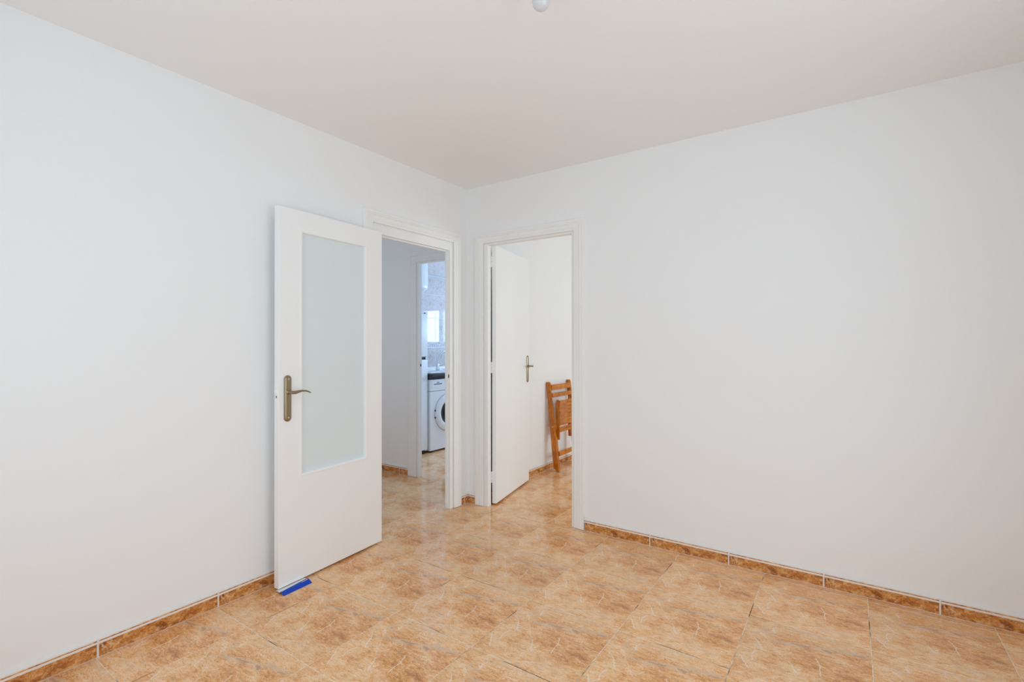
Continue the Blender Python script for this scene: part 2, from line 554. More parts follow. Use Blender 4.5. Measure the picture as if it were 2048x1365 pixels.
# ------------------------------------------------------------------ geometry helpers
class MB:
    """collects shapes for ONE mesh"""
    def __init__(self, f=None):
        self.bm = bmesh.new()
        self.f = f or (lambda x, y, z: (x, y, z))

    def box(self, lo, hi, bev=0.0):
        f = self.f
        (x0, y0, z0), (x1, y1, z1) = lo, hi
        vs = [self.bm.verts.new(f(x, y, z)) for x in (x0, x1) for y in (y0, y1) for z in (z0, z1)]
        idx = [(0, 1, 3, 2), (4, 6, 7, 5), (0, 4, 5, 1), (2, 3, 7, 6), (0, 2, 6, 4), (1, 5, 7, 3)]
        fs = [self.bm.faces.new([vs[i] for i in q]) for q in idx]
        if bev:
            es = list({e for q in fs for e in q.edges})
            bmesh.ops.bevel(self.bm, geom=es, offset=bev, segments=2, affect='EDGES', profile=0.6)
        return self

    def hull(self, rings, closed_ring=True, caps=True):
        """rings: list of equal-length lists of points -> lofted surface"""
        f = self.f
        V = [[self.bm.verts.new(f(*p)) for p in r] for r in rings]
        n = len(V[0])
        for a, b in zip(V[:-1], V[1:]):
            for i in range(n if closed_ring else n - 1):
                j = (i + 1) % n
                self.bm.faces.new((a[i], a[j], b[j], b[i]))
        if caps and closed_ring:
            self.bm.faces.new(list(reversed(V[0])))
            self.bm.faces.new(V[-1])
        return self

    def tube(self, pts, r, seg=12):
        pts = [Vector(p) for p in pts]
        rr = r if isinstance(r, (list, tuple)) else [r] * len(pts)
        rings = []
        prev = None
        for i, p in enumerate(pts):
            t = (pts[min(i + 1, len(pts) - 1)] - pts[max(i - 1, 0)]).normalized()
            if prev is None:
                up = Vector((0, 0, 1)) if abs(t.z) < 0.9 else Vector((1, 0, 0))
                x = t.cross(up).normalized()
            else:
                x = (prev - t * prev.dot(t)).normalized()
            prev = x
            y = t.cross(x)
            q = rr[i]
            qa, qb = (q if isinstance(q, tuple) else (q, q))
            rings.append([tuple(p + x * math.cos(a) * qa + y * math.sin(a) * qb) for a in (2 * math.pi * k / seg for k in range(seg))])
        return self.hull(rings)

    def lathe(self, prof, c, axis=2, seg=32):
        rings = []
        for r, h in prof:
            ring = []
            for k in range(seg):
                a = 2 * math.pi * k / seg
                p = [0, 0, 0]
                p[axis] = h
                p[(axis + 1) % 3] = r * math.cos(a)
                p[(axis + 2) % 3] = r * math.sin(a)
                ring.append((c[0] + p[0], c[1] + p[1], c[2] + p[2]))
            rings.append(ring)
        return self.hull(rings)

    def build(self, name, mat, parent=None, smooth=False):
        bmesh.ops.recalc_face_normals(self.bm, faces=self.bm.faces)
        me = bpy.data.meshes.new(name)
        self.bm.to_mesh(me)
        self.bm.free()
        me.materials.append(mat)
        if smooth:
            for p in me.polygons:
                p.use_smooth = True
            try:
                me.set_sharp_from_angle(angle=R(38))
            except Exception:
                pass
        o = bpy.data.objects.new(name, me)
        COL.objects.link(o)
        if parent is not None:
            o.parent = parent
        return o


def tag(o, label=None, cat=None, group=None, kind=None):
    for k, v in (('label', label), ('category', cat), ('group', group), ('kind', kind)):
        if v:
            o[k] = v
    return o


def empty(name, loc=(0, 0, 0), rz=0.0):
    o = bpy.data.objects.new(name, None)
    o.empty_display_size = 0.1
    COL.objects.link(o)
    o.location = loc
    o.rotation_euler = (0, 0, rz)
    return o


def boxes(name, mat, lst, parent=None, bev=0.0):
    b = MB()
    for lo, hi in lst:
        b.box(lo, hi, bev)
    return b.build(name, mat, parent)


H = 2.4643          # ceiling height
XL, YB = -0.012, 0.012      # plaster faces of the left wall and the back wall
XR, YF = 3.30, -3.30        # right (window) wall and the wall behind the camera
HL = -0.060         # hall side of the left wall
YP = 0.072          # bedroom side of the back wall
YH, YK = 0.300, 0.348       # hall face and kitchen face of the wall between hall and kitchen
XK = -2.05          # tiled kitchen wall
YE = 3.05           # far wall of kitchen and bedroom
Z0 = -0.0008

# ------------------------------------------------------------------ setting: floor of single tiles
fl = boxes('floor', M['fgrout'], [((XK - 0.12, YF - 0.3, -0.06), (XR + 0.28, YE + 0.25, -0.0009))])
tag(fl, 'marbled brown ceramic tile floor running through all the rooms', 'floor', kind='structure')
tb = MB()
g = 0.0017
t0 = tb
vs_b = [(g, g), (T - g, g), (T - g, T - g), (g, T - g)]
e = 0.0009
vs_t = [(g + e, g + e), (T - g - e, g + e), (T - g - e, T - g - e), (g + e, T - g - e)]
tb.hull([[(x, y, -0.008) for x, y in vs_b], [(x, y, -0.0006) for x, y in vs_b], [(x, y, 0.0) for x, y in vs_t]])
tile0 = tb.build('floor_tile', M['tile'], fl)
first = True
rooms = [(XL, YF, XR, YB), (XK, -1.45, HL, YH), (XK, YK, -0.1, YE), (0.0, YP, XR, YE), (-0.06, -0.9, 0, -0.18)]
for i in range(-5, 11):
    for j in range(-8, 6):
        x0, y0 = OX + j * T, OY + i * T
        if not any(x0 < r[2] and x0 + T > r[0] and y0 < r[3] and y0 + T > r[1] for r in rooms):
            continue
        if x0 + T > XR + 0.5 or y0 < YF - 0.5:
            continue
        o = tile0 if first else tile0.copy()
        if not first:
            COL.objects.link(o)
        first = False
        o.parent = fl
        o.location = (x0, y0, random.uniform(-0.0003, 0.0003))

ce = boxes('ceiling', M['ceiling'], [((XK - 0.12, YF - 0.3, H), (XR + 0.28, YE + 0.25, H + 0.12))])
tag(ce, 'plain off white painted ceiling', 'ceiling', kind='structure')

# ------------------------------------------------------------------ walls
D1 = dict(a=-0.935, b=-0.135, top=2.03)      # holes in the plaster (frame and casing cover the edges)
w = boxes('wall_left', M['wall'], [
    ((HL, YF - 0.1, Z0), (XL, D1['a'], H)), ((HL, D1['b'], Z0), (XL, YH, H)), ((HL, D1['a'], D1['top']), (XL, D1['b'], H))])
tag(w, 'long white wall on the left with the open glazed door', 'wall', kind='structure')
D2 = dict(a=0.13, b=0.955, top=2.045)
w = boxes('wall_back', M['wall'], [
    ((XL, YB, Z0), (D2['a'], YP, H)), ((D2['b'], YB, Z0), (XR, YP, H)), ((D2['a'], YB, D2['top']), (D2['b'], YP, H))])
tag(w, 'white wall on the right with the bedroom doorway', 'wall', kind='structure')


def window_wall(name, x0, x1, y0, y1, wy0, wy1, z0, z1, label):
    o = boxes(name, M['wall'], [((x0, y0, Z0), (x1, wy0, H)), ((x0, wy1, Z0), (x1, y1, H)),
                                ((x0, wy0, z1), (x1, wy1, H)), ((x0, wy0, Z0), (x1, wy1, max(z0, 0.001)))])
    return tag(o, label, 'wall', kind='structure')


window_wall('wall_right', XR, XR + 0.22, YF - 0.1, YB, -2.68, -1.08, 0.06, 2.17, 'white outer wall with a balcony window, beside the camera')
tag(boxes('wall_front', M['wall'], [((XL, YF - 0.22, Z0), (0.60, YF, H)), ((2.60, YF - 0.22, Z0), (XR, YF, H)),
                                    ((0.60, YF - 0.22, Z0), (2.60, YF, 0.65)), ((0.60, YF - 0.22, 2.15), (2.60, YF, H))]),
    'white wall with a wide added fill window behind the camera', 'wall', kind='structure')
tag(boxes('wall_bedroom_left', M['wall'], [((-0.1, YH, Z0), (0.0, YE, H)), ((XL, YP, Z0), (0.0, YH, H))]), 'white bedroom wall behind the folded chair', 'wall', kind='structure')
window_wall('wall_bedroom_right', XR, XR + 0.22, YP, YE, 1.25, 2.65, 0.80, 2.08, 'white outer bedroom wall with a window')
tag(boxes('wall_bedroom_far', M['wall'], [((0.0, YE, Z0), (XR, YE + 0.12, H))]), 'white far wall of the bedroom', 'wall', kind='structure')
DK = dict(a=-0.875, b=-0.10, top=2.03)
tag(boxes('wall_hall_far', M['wall'], [((XK, YH, Z0), (DK['a'], YK, H)), ((DK['a'], YH, DK['top']), (-0.1, YK, H))]),
    'shaded white hall wall with the kitchen doorway', 'wall', kind='structure')
tag(boxes('wall_hall_left', M['wall'], [((XK - 0.12, -1.5, Z0), (XK, YH, H))]), 'white end wall of the hall', 'wall', kind='structure')
tag(boxes('wall_hall_front', M['wall'], [((XK - 0.12, -1.6, Z0), (-1.75, -1.5, H)), ((-0.75, -1.6, Z0), (HL, -1.5, H)),
                                         ((-1.75, -1.6, Z0), (-0.75, -1.5, 1.0)), ((-1.75, -1.6, 2.0), (-0.75, -1.5, H))]),
    'white near wall of the hall with a small added fill window', 'wall', kind='structure')
kw = boxes('wall_kitchen_left', M['kgrout'], [((XK - 0.12, YH, Z0), (XK - 0.0012, YE, H))])
tag(kw, 'kitchen wall of pale marbled tiles behind sink and fridge', 'wall', kind='structure')
o = boxes('wall_kitchen_far', M['wall'], [((XK - 0.12, YE, Z0), (-1.60, YE + 0.16, H)), ((-0.30, YE, Z0), (0.0, YE + 0.16, H)),
                                          ((-1.60, YE, 1.86), (-0.30, YE + 0.16, H)), ((-1.60, YE, Z0), (-0.30, YE + 0.16, 1.22))])
tag(o, 'far kitchen wall with the window', 'wall', kind='structure')


# ---- windows (outside the frame; daylight comes through them; front and hall ones added)
def window(name, f, w0, w1, z0, z1, label, transoms=()):
    """f maps (u along wall, depth, z)"""
    b = MB(f)
    t = 0.055
    b.box((w0, 0.05, z0), (w0 + t, 0.11, z1)).box((w1 - t, 0.05, z0), (w1, 0.11, z1))
    b.box((w0 + t, 0.05, z0), (w1 - t, 0.11, z0 + t)).box((w0 + t, 0.05, z1 - t), (w1 - t, 0.11, z1))
    mid = 0.5 * (w0 + w1)
    b.box((mid - 0.045, 0.05, z0 + t), (mid + 0.045, 0.11, z1 - t))
    for z in transoms:
        b.box((w0 + t, 0.06, z - 0.012), (mid - 0.045, 0.10, z + 0.012)).box((mid + 0.045, 0.06, z - 0.012), (w1 - t, 0.10, z + 0.012))
    o = b.build(name, M['white_plastic'])
    tag(o, label, 'window', kind='structure')
    for a, c in ((w0 + t, mid - 0.045), (mid + 0.045, w1 - t)):
        MB(f).box((a, 0.078, z0 + t), (c, 0.082, z1 - t)).build('pane', M['pane'], o)
    return o


window('window_1', lambda u, d, z: (XR + d, u, z), -2.68, -1.08, 0.06, 2.17, 'white two leaf balcony window of the empty room')
window('added_window_4', lambda u, d, z: (u, YF - d, z), 0.60, 2.60, 0.65, 2.15, 'wide white window added behind the camera for fill light')
window('added_window_5', lambda u, d, z: (u, -1.49 - d, z), -1.75, -0.75, 1.0, 2.0, 'small white window added to the hall for fill light')
window('window_2', lambda u, d, z: (XR + d, u, z), 1.25, 2.65, 0.80, 2.08, 'white two leaf bedroom window')
window('window_3', lambda u, d, z: (u, YE + d, z), -1.60, -0.30, 1.22, 1.86, 'white kitchen window mirrored in the wall tiles')

# ------------------------------------------------------------------ door casings and jambs
PROFILE = [(0.0, 0.0), (0.0, 0.013), (0.003, 0.0150), (0.018, 0.0150), (0.0205, 0.0125), (0.0225, 0.0125), (0.0235, 0.0152),
           (0.0275, 0.0165), (0.0315, 0.0152), (0.0325, 0.0118), (0.0345, 0.0118), (0.0365, 0.0138), (0.060, 0.0125),
           (0.063, 0.0095), (0.066, 0.0095), (0.069, 0.0110), (0.076, 0.0095), (0.0785, 0.006), (0.0785, 0.0)]


def casing(parent, f, uL, uR, zt, sides='LRH', scale=1.0):
    pr = [(s * scale, n) for s, n in PROFILE]
    gap = 0.003
    if 'L' in sides:
        MB().hull([[f(uL + s, gap, n) for s, n in pr], [f(uL + s, zt - s, n) for s, n in pr]]).build('casing', M['trim'], parent)
    if 'R' in sides:
        MB().hull([[f(uR - s, gap, n) for s, n in pr], [f(uR - s, zt - s, n) for s, n in pr]]).build('casing', M['trim'], parent)
    if 'H' in sides:
        MB().hull([[f(uL + s, zt - s, n) for s, n in pr], [f(uR - s, zt - s, n) for s, n in pr]]).build('casing', M['trim'], parent)


# doorway in the left wall
tr1 = empty('trim_1', (XL, -0.535, 0))
tag(tr1, 'white moulded frame of the hall doorway in the left wall', 'door frame', kind='structure')
P1 = lambda u, z, n: (n, u + 0.535, z)      # local to the empty
casing(tr1, P1, -1.001, -0.074, 2.098)


def loc1(lo, hi):
    return ((lo[0] - XL, lo[1] + 0.535, lo[2]), (hi[0] - XL, hi[1] + 0.535, hi[2]))


def jamb(lst):
    b = MB()
    for lo, hi in lst:
        b.box(*loc1(lo, hi), bev=0.0012)
    return b.build('jamb', M['trim'], tr1)


jamb([((HL - 0.002, -0.185, 0), (XL - 0.004, -0.134, 2.028)), ((HL - 0.002, -0.1925, 0), (-0.043, -0.1845, 1.955))])
jamb([((HL - 0.002, -0.936, 0), (XL - 0.004, -0.885, 2.028)), ((HL - 0.002, -0.8855, 0), (-0.043, -0.8775, 1.955))])
jamb([((HL - 0.002, -0.8855, 1.955), (XL - 0.004, -0.1845, 2.031)), ((HL - 0.002, -0.8780, 1.946), (-0.043, -0.1920, 1.9555))])
sp = MB().box(*loc1((-0.040, -0.1866, 0.955), (-0.018, -0.1846, 1.06)), bev=0.0006).build('strike_plate', M['gloss'], tr1)
MB().box(*loc1((-0.034, -0.1876, 0.990), (-0.026, -0.1862, 1.016))).build('latch_hole', M['hole'], sp)

# doorway in the back wall
tr2 = empty('trim_2', (0.54, YB, 0))
tag(tr2, 'white moulded frame of the bedroom doorway in the right wall', 'door frame', kind='structure')
casing(tr2, lambda u, z, n: (u - 0.54, -n, z), 0.073, 1.004, 2.094, scale=0.97)


def jamb2(lst, name='jamb'):
    b = MB()
    for lo, hi in lst:
        b.box((lo[0] - 0.54, lo[1] - YB, lo[2]), (hi[0] - 0.54, hi[1] - YB, hi[2]), bev=0.0012)
    return b.build(name, M['trim'], tr2)


jamb2([((0.129, YB + 0.004, 0), (0.187, YP - 0.016, 2.046))])
jamb2([((0.906, YB + 0.004, 0), (0.956, YP + 0.004, 2.046))])
jamb2([((0.186, YB + 0.004, 2.003), (0.907, YP - 0.01, 2.046))])

# kitchen doorway in the far hall wall
tr3 = empty('trim_3', (-0.5, YH, 0))
tag(tr3, 'shaded cream moulded frame of the kitchen doorway', 'door frame', kind='structure')
casing(tr3, lambda u, z, n: (u + 0.5, -n, z), -0.972, -0.105, 2.112, sides='LH', scale=1.30)


def jamb3(lst):
    b = MB()
    for lo, hi in lst:
        b.box((lo[0] + 0.5, lo[1] - YH, lo[2]), (hi[0] + 0.5, hi[1] - YH, hi[2]), bev=0.0012)
    return b.build('jamb', M['trim'], tr3)


jamb3([((-0.878, YH + 0.003, 0), (-0.842, YK - 0.004, 2.032))])
jamb3([((-0.8425, YH + 0.003, 1.998), (-0.106, YK - 0.004, 2.032))])
k3 = MB().box((-0.8432 + 0.5, 0.018, 1.005), (-0.8405 + 0.5, 0.040, 1.075), bev=0.0006).build('strike_plate', M['trim'], tr3)
MB().box((-0.8418 + 0.5, 0.022, 1.035), (-0.8398 + 0.5, 0.034, 1.060)).build('latch_hole', M['hole'], k3)

# ------------------------------------------------------------------ skirting tiles
SK_H = 0.074


def skirting(name, f, u0, u1, joints0, label):
    """f maps (u, d out of wall 0..0.012, z) to world; tiles between joints"""
    b = MB(f)
    b.hull([[(u0, 0.0, 0), (u0, 0.0095, 0), (u0, 0.0095, SK_H), (u0, 0.003, 0.084), (u0, 0, 0.087)],
            [(u1, 0.0, 0), (u1, 0.0095, 0), (u1, 0.0095, SK_H), (u1, 0.003, 0.084), (u1, 0, 0.087)]])
    base = b.build(name, M['skirt_grout'])
    tag(base, label, 'skirting', kind='structure')
    k0 = math.floor((u0 - joints0) / T) - 1
    k1 = math.ceil((u1 - joints0) / T) + 1
    for k in range(k0, k1):
        a, c = joints0 + k * T + 0.0022, joints0 + (k + 1) * T - 0.0022
        org = a
        a, c = max(a, u0 + 0.002), min(c, u1 - 0.002)
        if c - a < 0.012:
            continue
        # local mesh: x along wall from the tile's own start, y depth, z up
        mb = MB()
        s0, s1 = a - org, c - org
        e = 0.0008
        mb.hull([[(s0, 0.0085, 0.0035), (s1, 0.0085, 0.0035), (s1, 0.0085, SK_H), (s0, 0.0085, SK_H)],
                 [(s0, 0.0115, 0.0035), (s1, 0.0115, 0.0035), (s1, 0.0115, SK_H), (s0, 0.0115, SK_H)],
                 [(s0 + e, 0.012, 0.0035 + e), (s1 - e, 0.012, 0.0035 + e), (s1 - e, 0.012, SK_H - e), (s0 + e, 0.012, SK_H - e)]])
        o = mb.build('skirting_tile', M['skirt'], base)
        p0 = Vector(f(org, 0, 0))
        ax = Vector(f(org + 1, 0, 0)) - p0
        ay = Vector(f(org, 1, 0)) - p0
        mm = Matrix((ax, ay, Vector((0, 0, 1)))).transposed().to_4x4()
        mm.translation = p0
        o.matrix_world = mm
    return base


skirting('baseboard_left', lambda u, d, z: (XL + d, u, z), YF, -1.003, -1.842, 'brown marbled skirting tiles under the left wall')
skirting('baseboard_corner_left', lambda u, d, z: (XL + d, u, z), -0.072, YB, -0.4865, 'short brown skirting piece left of the corner')
skirting('baseboard_corner_back', lambda u, d, z: (u, YB - d, z), 0.0, 0.0715, -0.003, 'short brown skirting piece right of the corner')
skirting('baseboard_back', lambda u, d, z: (u, YB - d, z), 1.006, XR, 1.452, 'brown marbled skirting tiles under the right wall')
skirting('baseboard_hall', lambda u, d, z: (u, YH - d, z), XK, -0.974, -1.087, 'brown skirting tiles under the hall wall')
skirting('baseboard_bedroom', lambda u, d, z: (0.0 + d, u, z), YP, YE, 1.278, 'brown skirting tiles under the bedroom wall')


# ------------------------------------------------------------------ door handle maker
def stadium(cx, cz, w, h, y, inset, seg=10):
    r = w / 2 - inset
    hz = h / 2 - w / 2
    pts = []
    for k in range(seg + 1):
        a = math.pi * k / seg
        pts.append((cx + r * math.cos(a), y, cz + hz + r * math.sin(a)))
    for k in range(seg + 1):
        a = math.pi + math.pi * k / seg
        pts.append((cx + r * math.cos(a), y, cz - hz + r * math.sin(a)))
    return pts


def handle(parent, cx, cz, w, h, zl, lever_pts, lever_r, screws, out=-1):
    """plate on the local y=0 face, sticking out along -y"""
    pl = MB().hull([stadium(cx, cz, w, h, 0.0, 0.0), stadium(cx, cz, w, h, -0.004, 0.0), stadium(cx, cz, w, h, -0.0085, 0.0055),
                    stadium(cx, cz, w, h, -0.0095, 0.009)]).build('handle_plate', M['bronze'], parent, True)
    for z in screws:
        MB().lathe([(0.0048, -0.0090), (0.0048, -0.0104), (0.003, -0.0112)], (cx + 0.001, 0, z), axis=1, seg=14).build('screw', M['screw'], pl, True)
    lv = MB()
    lv.lathe([(0.0125, -0.0090), (0.0125, -0.0120), (0.0095, -0.0150), (0.0080, -0.0180), (0.0078, -0.050), (0.0062, -0.0545)], (cx, 0, zl), axis=1, seg=18)
    lv.tube(lever_pts, lever_r, 14)
    lv.build('lever', M['bronze'], pl, True)
    return pl


# ------------------------------------------------------------------ door 1: open glazed leaf against the left wall
a1 = Vector((0.096, -1.601, 0.0))
dr1 = empty('door_1', a1, R(94.2065))       # local x along the leaf from its free edge, y into its thickness, z up
tag(dr1, 'white door with a frosted glass pane, swung open against the left wall', 'door', kind='structure')
LW, LZ0, LZ1, LT = 0.709, 0.012, 1.952, 0.035
gx0, gx1, gz0, gz1 = 0.123, 0.586, 0.551, 1.851
lf = MB()
lf.box((0, 0, LZ0), (gx0, LT, LZ1), 0.0018)
lf.box((gx1, 0, LZ0), (LW, LT, LZ1), 0.0018)
lf.box((gx0 - 0.004, 0.00001, LZ0), (gx1 + 0.004, LT - 0.00001, gz0))
lf.box((gx0 - 0.004, 0.00001, gz1), (gx1 + 0.004, LT - 0.00001, LZ1))
lf.build('door_leaf', M['gloss'], dr1)


def ring(parent, name, mat, x0, x1, z0, z1, prof):
    """mitred rectangular ring; prof = list of (inset, y)"""
    rings = []
    for s, y in prof:
        rings.append([(x0 + s, y, z0 + s), (x1 - s, y, z0 + s), (x1 - s, y, z1 - s), (x0 + s, y, z1 - s)])
    b = MB()
    b.hull(rings + [rings[0]], caps=False)
    bmesh.ops.remove_doubles(b.bm, verts=b.bm.verts, dist=1e-6)
    return b.build(name, mat, parent)


bead_prof = [(-0.001, 0.004), (-0.001, -0.0022), (0.003, -0.0030), (0.010, -0.0022), (0.013, 0.0010), (0.0142, 0.0120), (0.0142, 0.0150), (-0.001, 0.0150)]
ring(dr1, 'glazing_bead', M['gloss'], gx0, gx1, gz0, gz1, bead_prof)
ring(dr1, 'glazing_bead', M['gloss'], gx0, gx1, gz0, gz1, [(s, LT - y) for s, y in bead_prof])
MB().box((gx0 + 0.004, 0.0152, gz0 + 0.004), (gx1 - 0.004, 0.0198, gz1 - 0.004)).build('glass_pane', M['frosted'], dr1)
zl = 1.002
handle(dr1, 0.049, 0.9695, 0.041, 0.237, zl,
       [(0.044, -0.050, zl), (0.060, -0.052, zl + 0.000), (0.078, -0.052, zl + 0.003), (0.098, -0.051, zl + 0.005), (0.120, -0.050, zl + 0.003), (0.138, -0.049, zl - 0.003), (0.151, -0.048, zl - 0.009)],
       [(0.0075, 0.0085), (0.0075, 0.0085), (0.0065, 0.0070), (0.0058, 0.0052), (0.0055, 0.0045), (0.005, 0.004), (0.0035, 0.003)], (1.068, 0.871))
lp = MB().box((-0.0012, 0.007, 0.925), (0.0002, 0.028, 1.06), 0.0005).build('latch_plate', M['gloss'], dr1)
MB().box((-0.009, 0.011, 0.998), (-0.001, 0.023, 1.018), 0.002).build('latch_bolt', M['gloss'], lp)
MB().box((-0.0018, 0.0145, 0.975), (-0.001, 0.0205, 0.986)).build('key_slot', M['hole'], lp)
for z in (1.78, 1.0, 0.2):
    hb = MB()
    for k in range(3):
        hb.lathe([(0.006, z + k * 0.031), (0.0065, z + k * 0.031 + 0.002), (0.0065, z + k * 0.031 + 0.027), (0.006, z + k * 0.031 + 0.029)], (LW + 0.004, LT - 0.004, 0), seg=12)
    hb.build('hinge', M['gloss'], dr1, True)

# ------------------------------------------------------------------ door 2: flush leaf opening into the bedroom
a2 = Vector((0.2205, 0.077, 0.0))
dr2 = empty('door_2', a2, R(101.905))
tag(dr2, 'plain white flush door standing open into the bright bedroom', 'door', kind='structure')
MB().box((0, 0, 0.014), (0.716, 0.034, 2.008), 0.0018).build('door_leaf', M['gloss'], dr2)
zl = 1.047
handle(dr2, 0.680, 1.0215, 0.040, 0.240, zl,
       [(0.686, -0.050, zl), (0.668, -0.054, zl), (0.648, -0.054, zl + 0.003), (0.628, -0.053, zl + 0.004), (0.605, -0.052, zl + 0.002), (0.585, -0.051, zl - 0.006)],
       [(0.0075, 0.0085), (0.0078, 0.0085), (0.0065, 0.0070), (0.0058, 0.0052), (0.005, 0.0045), (0.0035, 0.003)], (1.12, 0.925))
for z in (1.843, 1.021, 0.172):
    hb = MB()
    for k in range(4):
        zz = z + k * 0.0225
        hb.lathe([(0.005, zz), (0.0062, zz + 0.002), (0.0062, zz + 0.016), (0.005, zz + 0.018)], (-0.002, 0.0375, 0), seg=12)
    hb.tube([(-0.002, 0.0375, z), (-0.002, 0.0375, z + 0.086)], 0.0035, 10)
    hb.build('hinge', M['gloss'], dr2, True)

# ------------------------------------------------------------------ blue card wedge under door 1
wd = empty('card_wedge', (0.115, -1.53, 0.0), 0.0)
tag(wd, 'folded blue and white card wedged under the open glazed door', 'door wedge')


def sheet(rings, th):
    """rings: rows of (x,y,z) across the strip; returns closed thin shell"""
    b = MB()
    lo = [[(x, y, z) for x, y, z in r] + [(x, y, z + th) for x, y, z in reversed(r)] for r in rings]
    b.hull(lo)
    return b


def wedge_rows(ysL, ysR, f, n=7, m=9):
    out = []
    for k in range(n):
        t = k / (n - 1)
        out.append([f(t, q / (m - 1), ysL + (ysR - ysL) * t) for q in range(m)])
    return out


def blue_f(t, s, y):
    xb, xf = 0.119 - 0.014 * t, 0.1585 - 0.0065 * t
    z = 0.0085 * (1 - s) ** 1.2 + (0.0040 + 0.0035 * t) * math.sin(math.pi * s ** 0.8)
    return (xb + (xf - xb) * s - 0.115, y, max(z, 0.0004) if s < 1 else 0.0003)


def white_f(t, s, y):
    xb, xf = 0.084 - 0.010 * t, 0.127 - 0.017 * t
    return (xb + (xf - xb) * s - 0.115, y - 0.004 * s, 0.0045 + 0.0050 * s + 0.0040 * t * s)


blue = sheet(wedge_rows(-0.079, 0.080, blue_f), 0.0010).build('blue_flap', M['blue'], wd, True)
sheet(wedge_rows(-0.078, 0.078, white_f, 5, 3), 0.0011).build('white_flap', M['card'], wd)
# small illegible white lettering near the right end
lt = MB()
for q in range(6):
    t = 0.74 + q * 0.037
    h = 0.17 if q == 5 else 0.11
    for (sa, sb, ta, tb_) in ((0.34 - h / 2, 0.34 + h / 2, t, t + 0.012), (0.33, 0.36, t, t + 0.030)):
        quad = []
        for dz in (0.0009, 0.0014):
            for (ss, tt) in ((sa, ta), (sb, ta), (sb, tb_), (sa, tb_)):
                p = blue_f(tt, ss, -0.079 + 0.159 * tt)
                quad.append((p[0], p[1], p[2] + dz))
        lt.hull([quad[:4], quad[4:]])
lt.build('lettering', M['print'], blue)

# ------------------------------------------------------------------ folding chair leaning on the bedroom wall
ch = empty('folding_chair', (0.08, 1.40, 0.0))
tag(ch, 'orange brown wooden slatted folding chair, folded and leaning against the bedroom wall', 'chair')
CY0, CY1 = 1.200, 1.640


def cbar(name, prof, y0, y1, bev=0.002):
    """prof: four (x,z) corners in order, extruded in y"""
    b = MB(lambda x, y, z: (x - 0.08, y - 1.40, z))
    b.hull([[(x, y0, z) for x, z in prof], [(x, y1, z) for x, z in prof]])
    if bev:
        bmesh.ops.bevel(b.bm, geom=list(b.bm.edges), offset=bev, segments=1, affect='EDGES')
    return b.build(name, M['wood'], ch)


def slant(x0, z0, x1, z1, w):
    """leaning bar whose rear edge runs from (x0,z0) bottom to (x1,z1) top, w wide in x"""
    return [(x0, z0), (x0 + w, z0), (x1 + w, z1), (x1, z1)]


for y0 in (CY0, CY1 - 0.021):
    p = cbar('back_post', [(0.086, 0.032), (0.147, 0.0), (0.047, 0.862), (0.037, 0.870), (0.012, 0.870), (0.004, 0.860)], y0, y0 + 0.021)
for y0 in (CY0 + 0.0225, CY1 - 0.0435):
    cbar('front_leg', [(0.100, 0.004), (0.140, 0.0), (0.112, 0.300), (0.086, 0.470), (0.052, 0.470), (0.076, 0.300)], y0, y0 + 0.020)
ys, ye = CY0 + 0.021, CY1 - 0.021
cbar('top_rail', [(0.050, 0.790), (0.064, 0.790), (0.059, 0.842), (0.045, 0.842)], ys, ye)
cbar('back_slat', [(0.057, 0.718), (0.071, 0.718), (0.067, 0.758), (0.053, 0.758)], ys, ye)
cbar('rung', [(0.118, 0.148), (0.138, 0.148), (0.134, 0.190), (0.114, 0.190)], ys + 0.02, ye - 0.02)
for y0 in (CY0 + 0.0435, 1.484):
    cbar('seat_rail', [(0.098, 0.305), (0.126, 0.305), (0.127, 0.660), (0.122, 0.688), (0.110, 0.697), (0.094, 0.692), (0.086, 0.660)], y0, y0 + 0.019)
zs = [0.691, 0.659, 0.624, 0.589, 0.552, 0.515, 0.481, 0.442]
for k in range(7):
    cbar('seat_slat', [(0.126, zs[k + 1] + 0.0025), (0.136, zs[k + 1] + 0.0025), (0.136, zs[k] - 0.001), (0.126, zs[k] - 0.001)], CY0 + 0.0435, 1.503, 0.0012)
cbar('seat_slat', [(0.126, 0.409), (0.136, 0.409), (0.136, 0.430), (0.126, 0.430)], CY0 + 0.0435, 1.503, 0.0012)
cbar('seat_slat', [(0.126, 0.380), (0.136, 0.380), (0.136, 0.4075), (0.126, 0.4075)], CY0 + 0.0435, 1.503, 0.0012)
for y0, sgn in ((CY0, -1), (CY1, 1)):
    MB(lambda x, y, z: (x - 0.08, y - 1.40, z)).lathe([(0.007, 0), (0.007, sgn * 0.002), (0.004, sgn * 0.004)], (0.078, y0, 0.432), axis=1, seg=12).build('bolt', M['screw'], ch, True)

# ------------------------------------------------------------------ ceiling bulb
cb = empty('ceiling_bulb', (1.637, -1.594, H))
tag(cb, 'bare white glass bulb in a socket on the ceiling', 'light bulb')
MB().lathe([(0.032, 0.0), (0.032, -0.006), (0.022, -0.010), (0.020, -0.034), (0.017, -0.037)], (0, 0, 0), seg=28).build('socket', M['white_plastic'], cb, True)
pr = [(0.013, -0.030), (0.015, -0.042)]
rb, zc = 0.0292, -0.0895
for k in range(15):
    a = R(58) - k * R(148) / 14
    pr.append((rb * math.cos(a) if k < 14 else 0.0006, zc + rb * math.sin(a)))
MB().lathe(pr, (0, 0, 0), seg=32).build('bulb_glass', M['bulb'], cb, True)

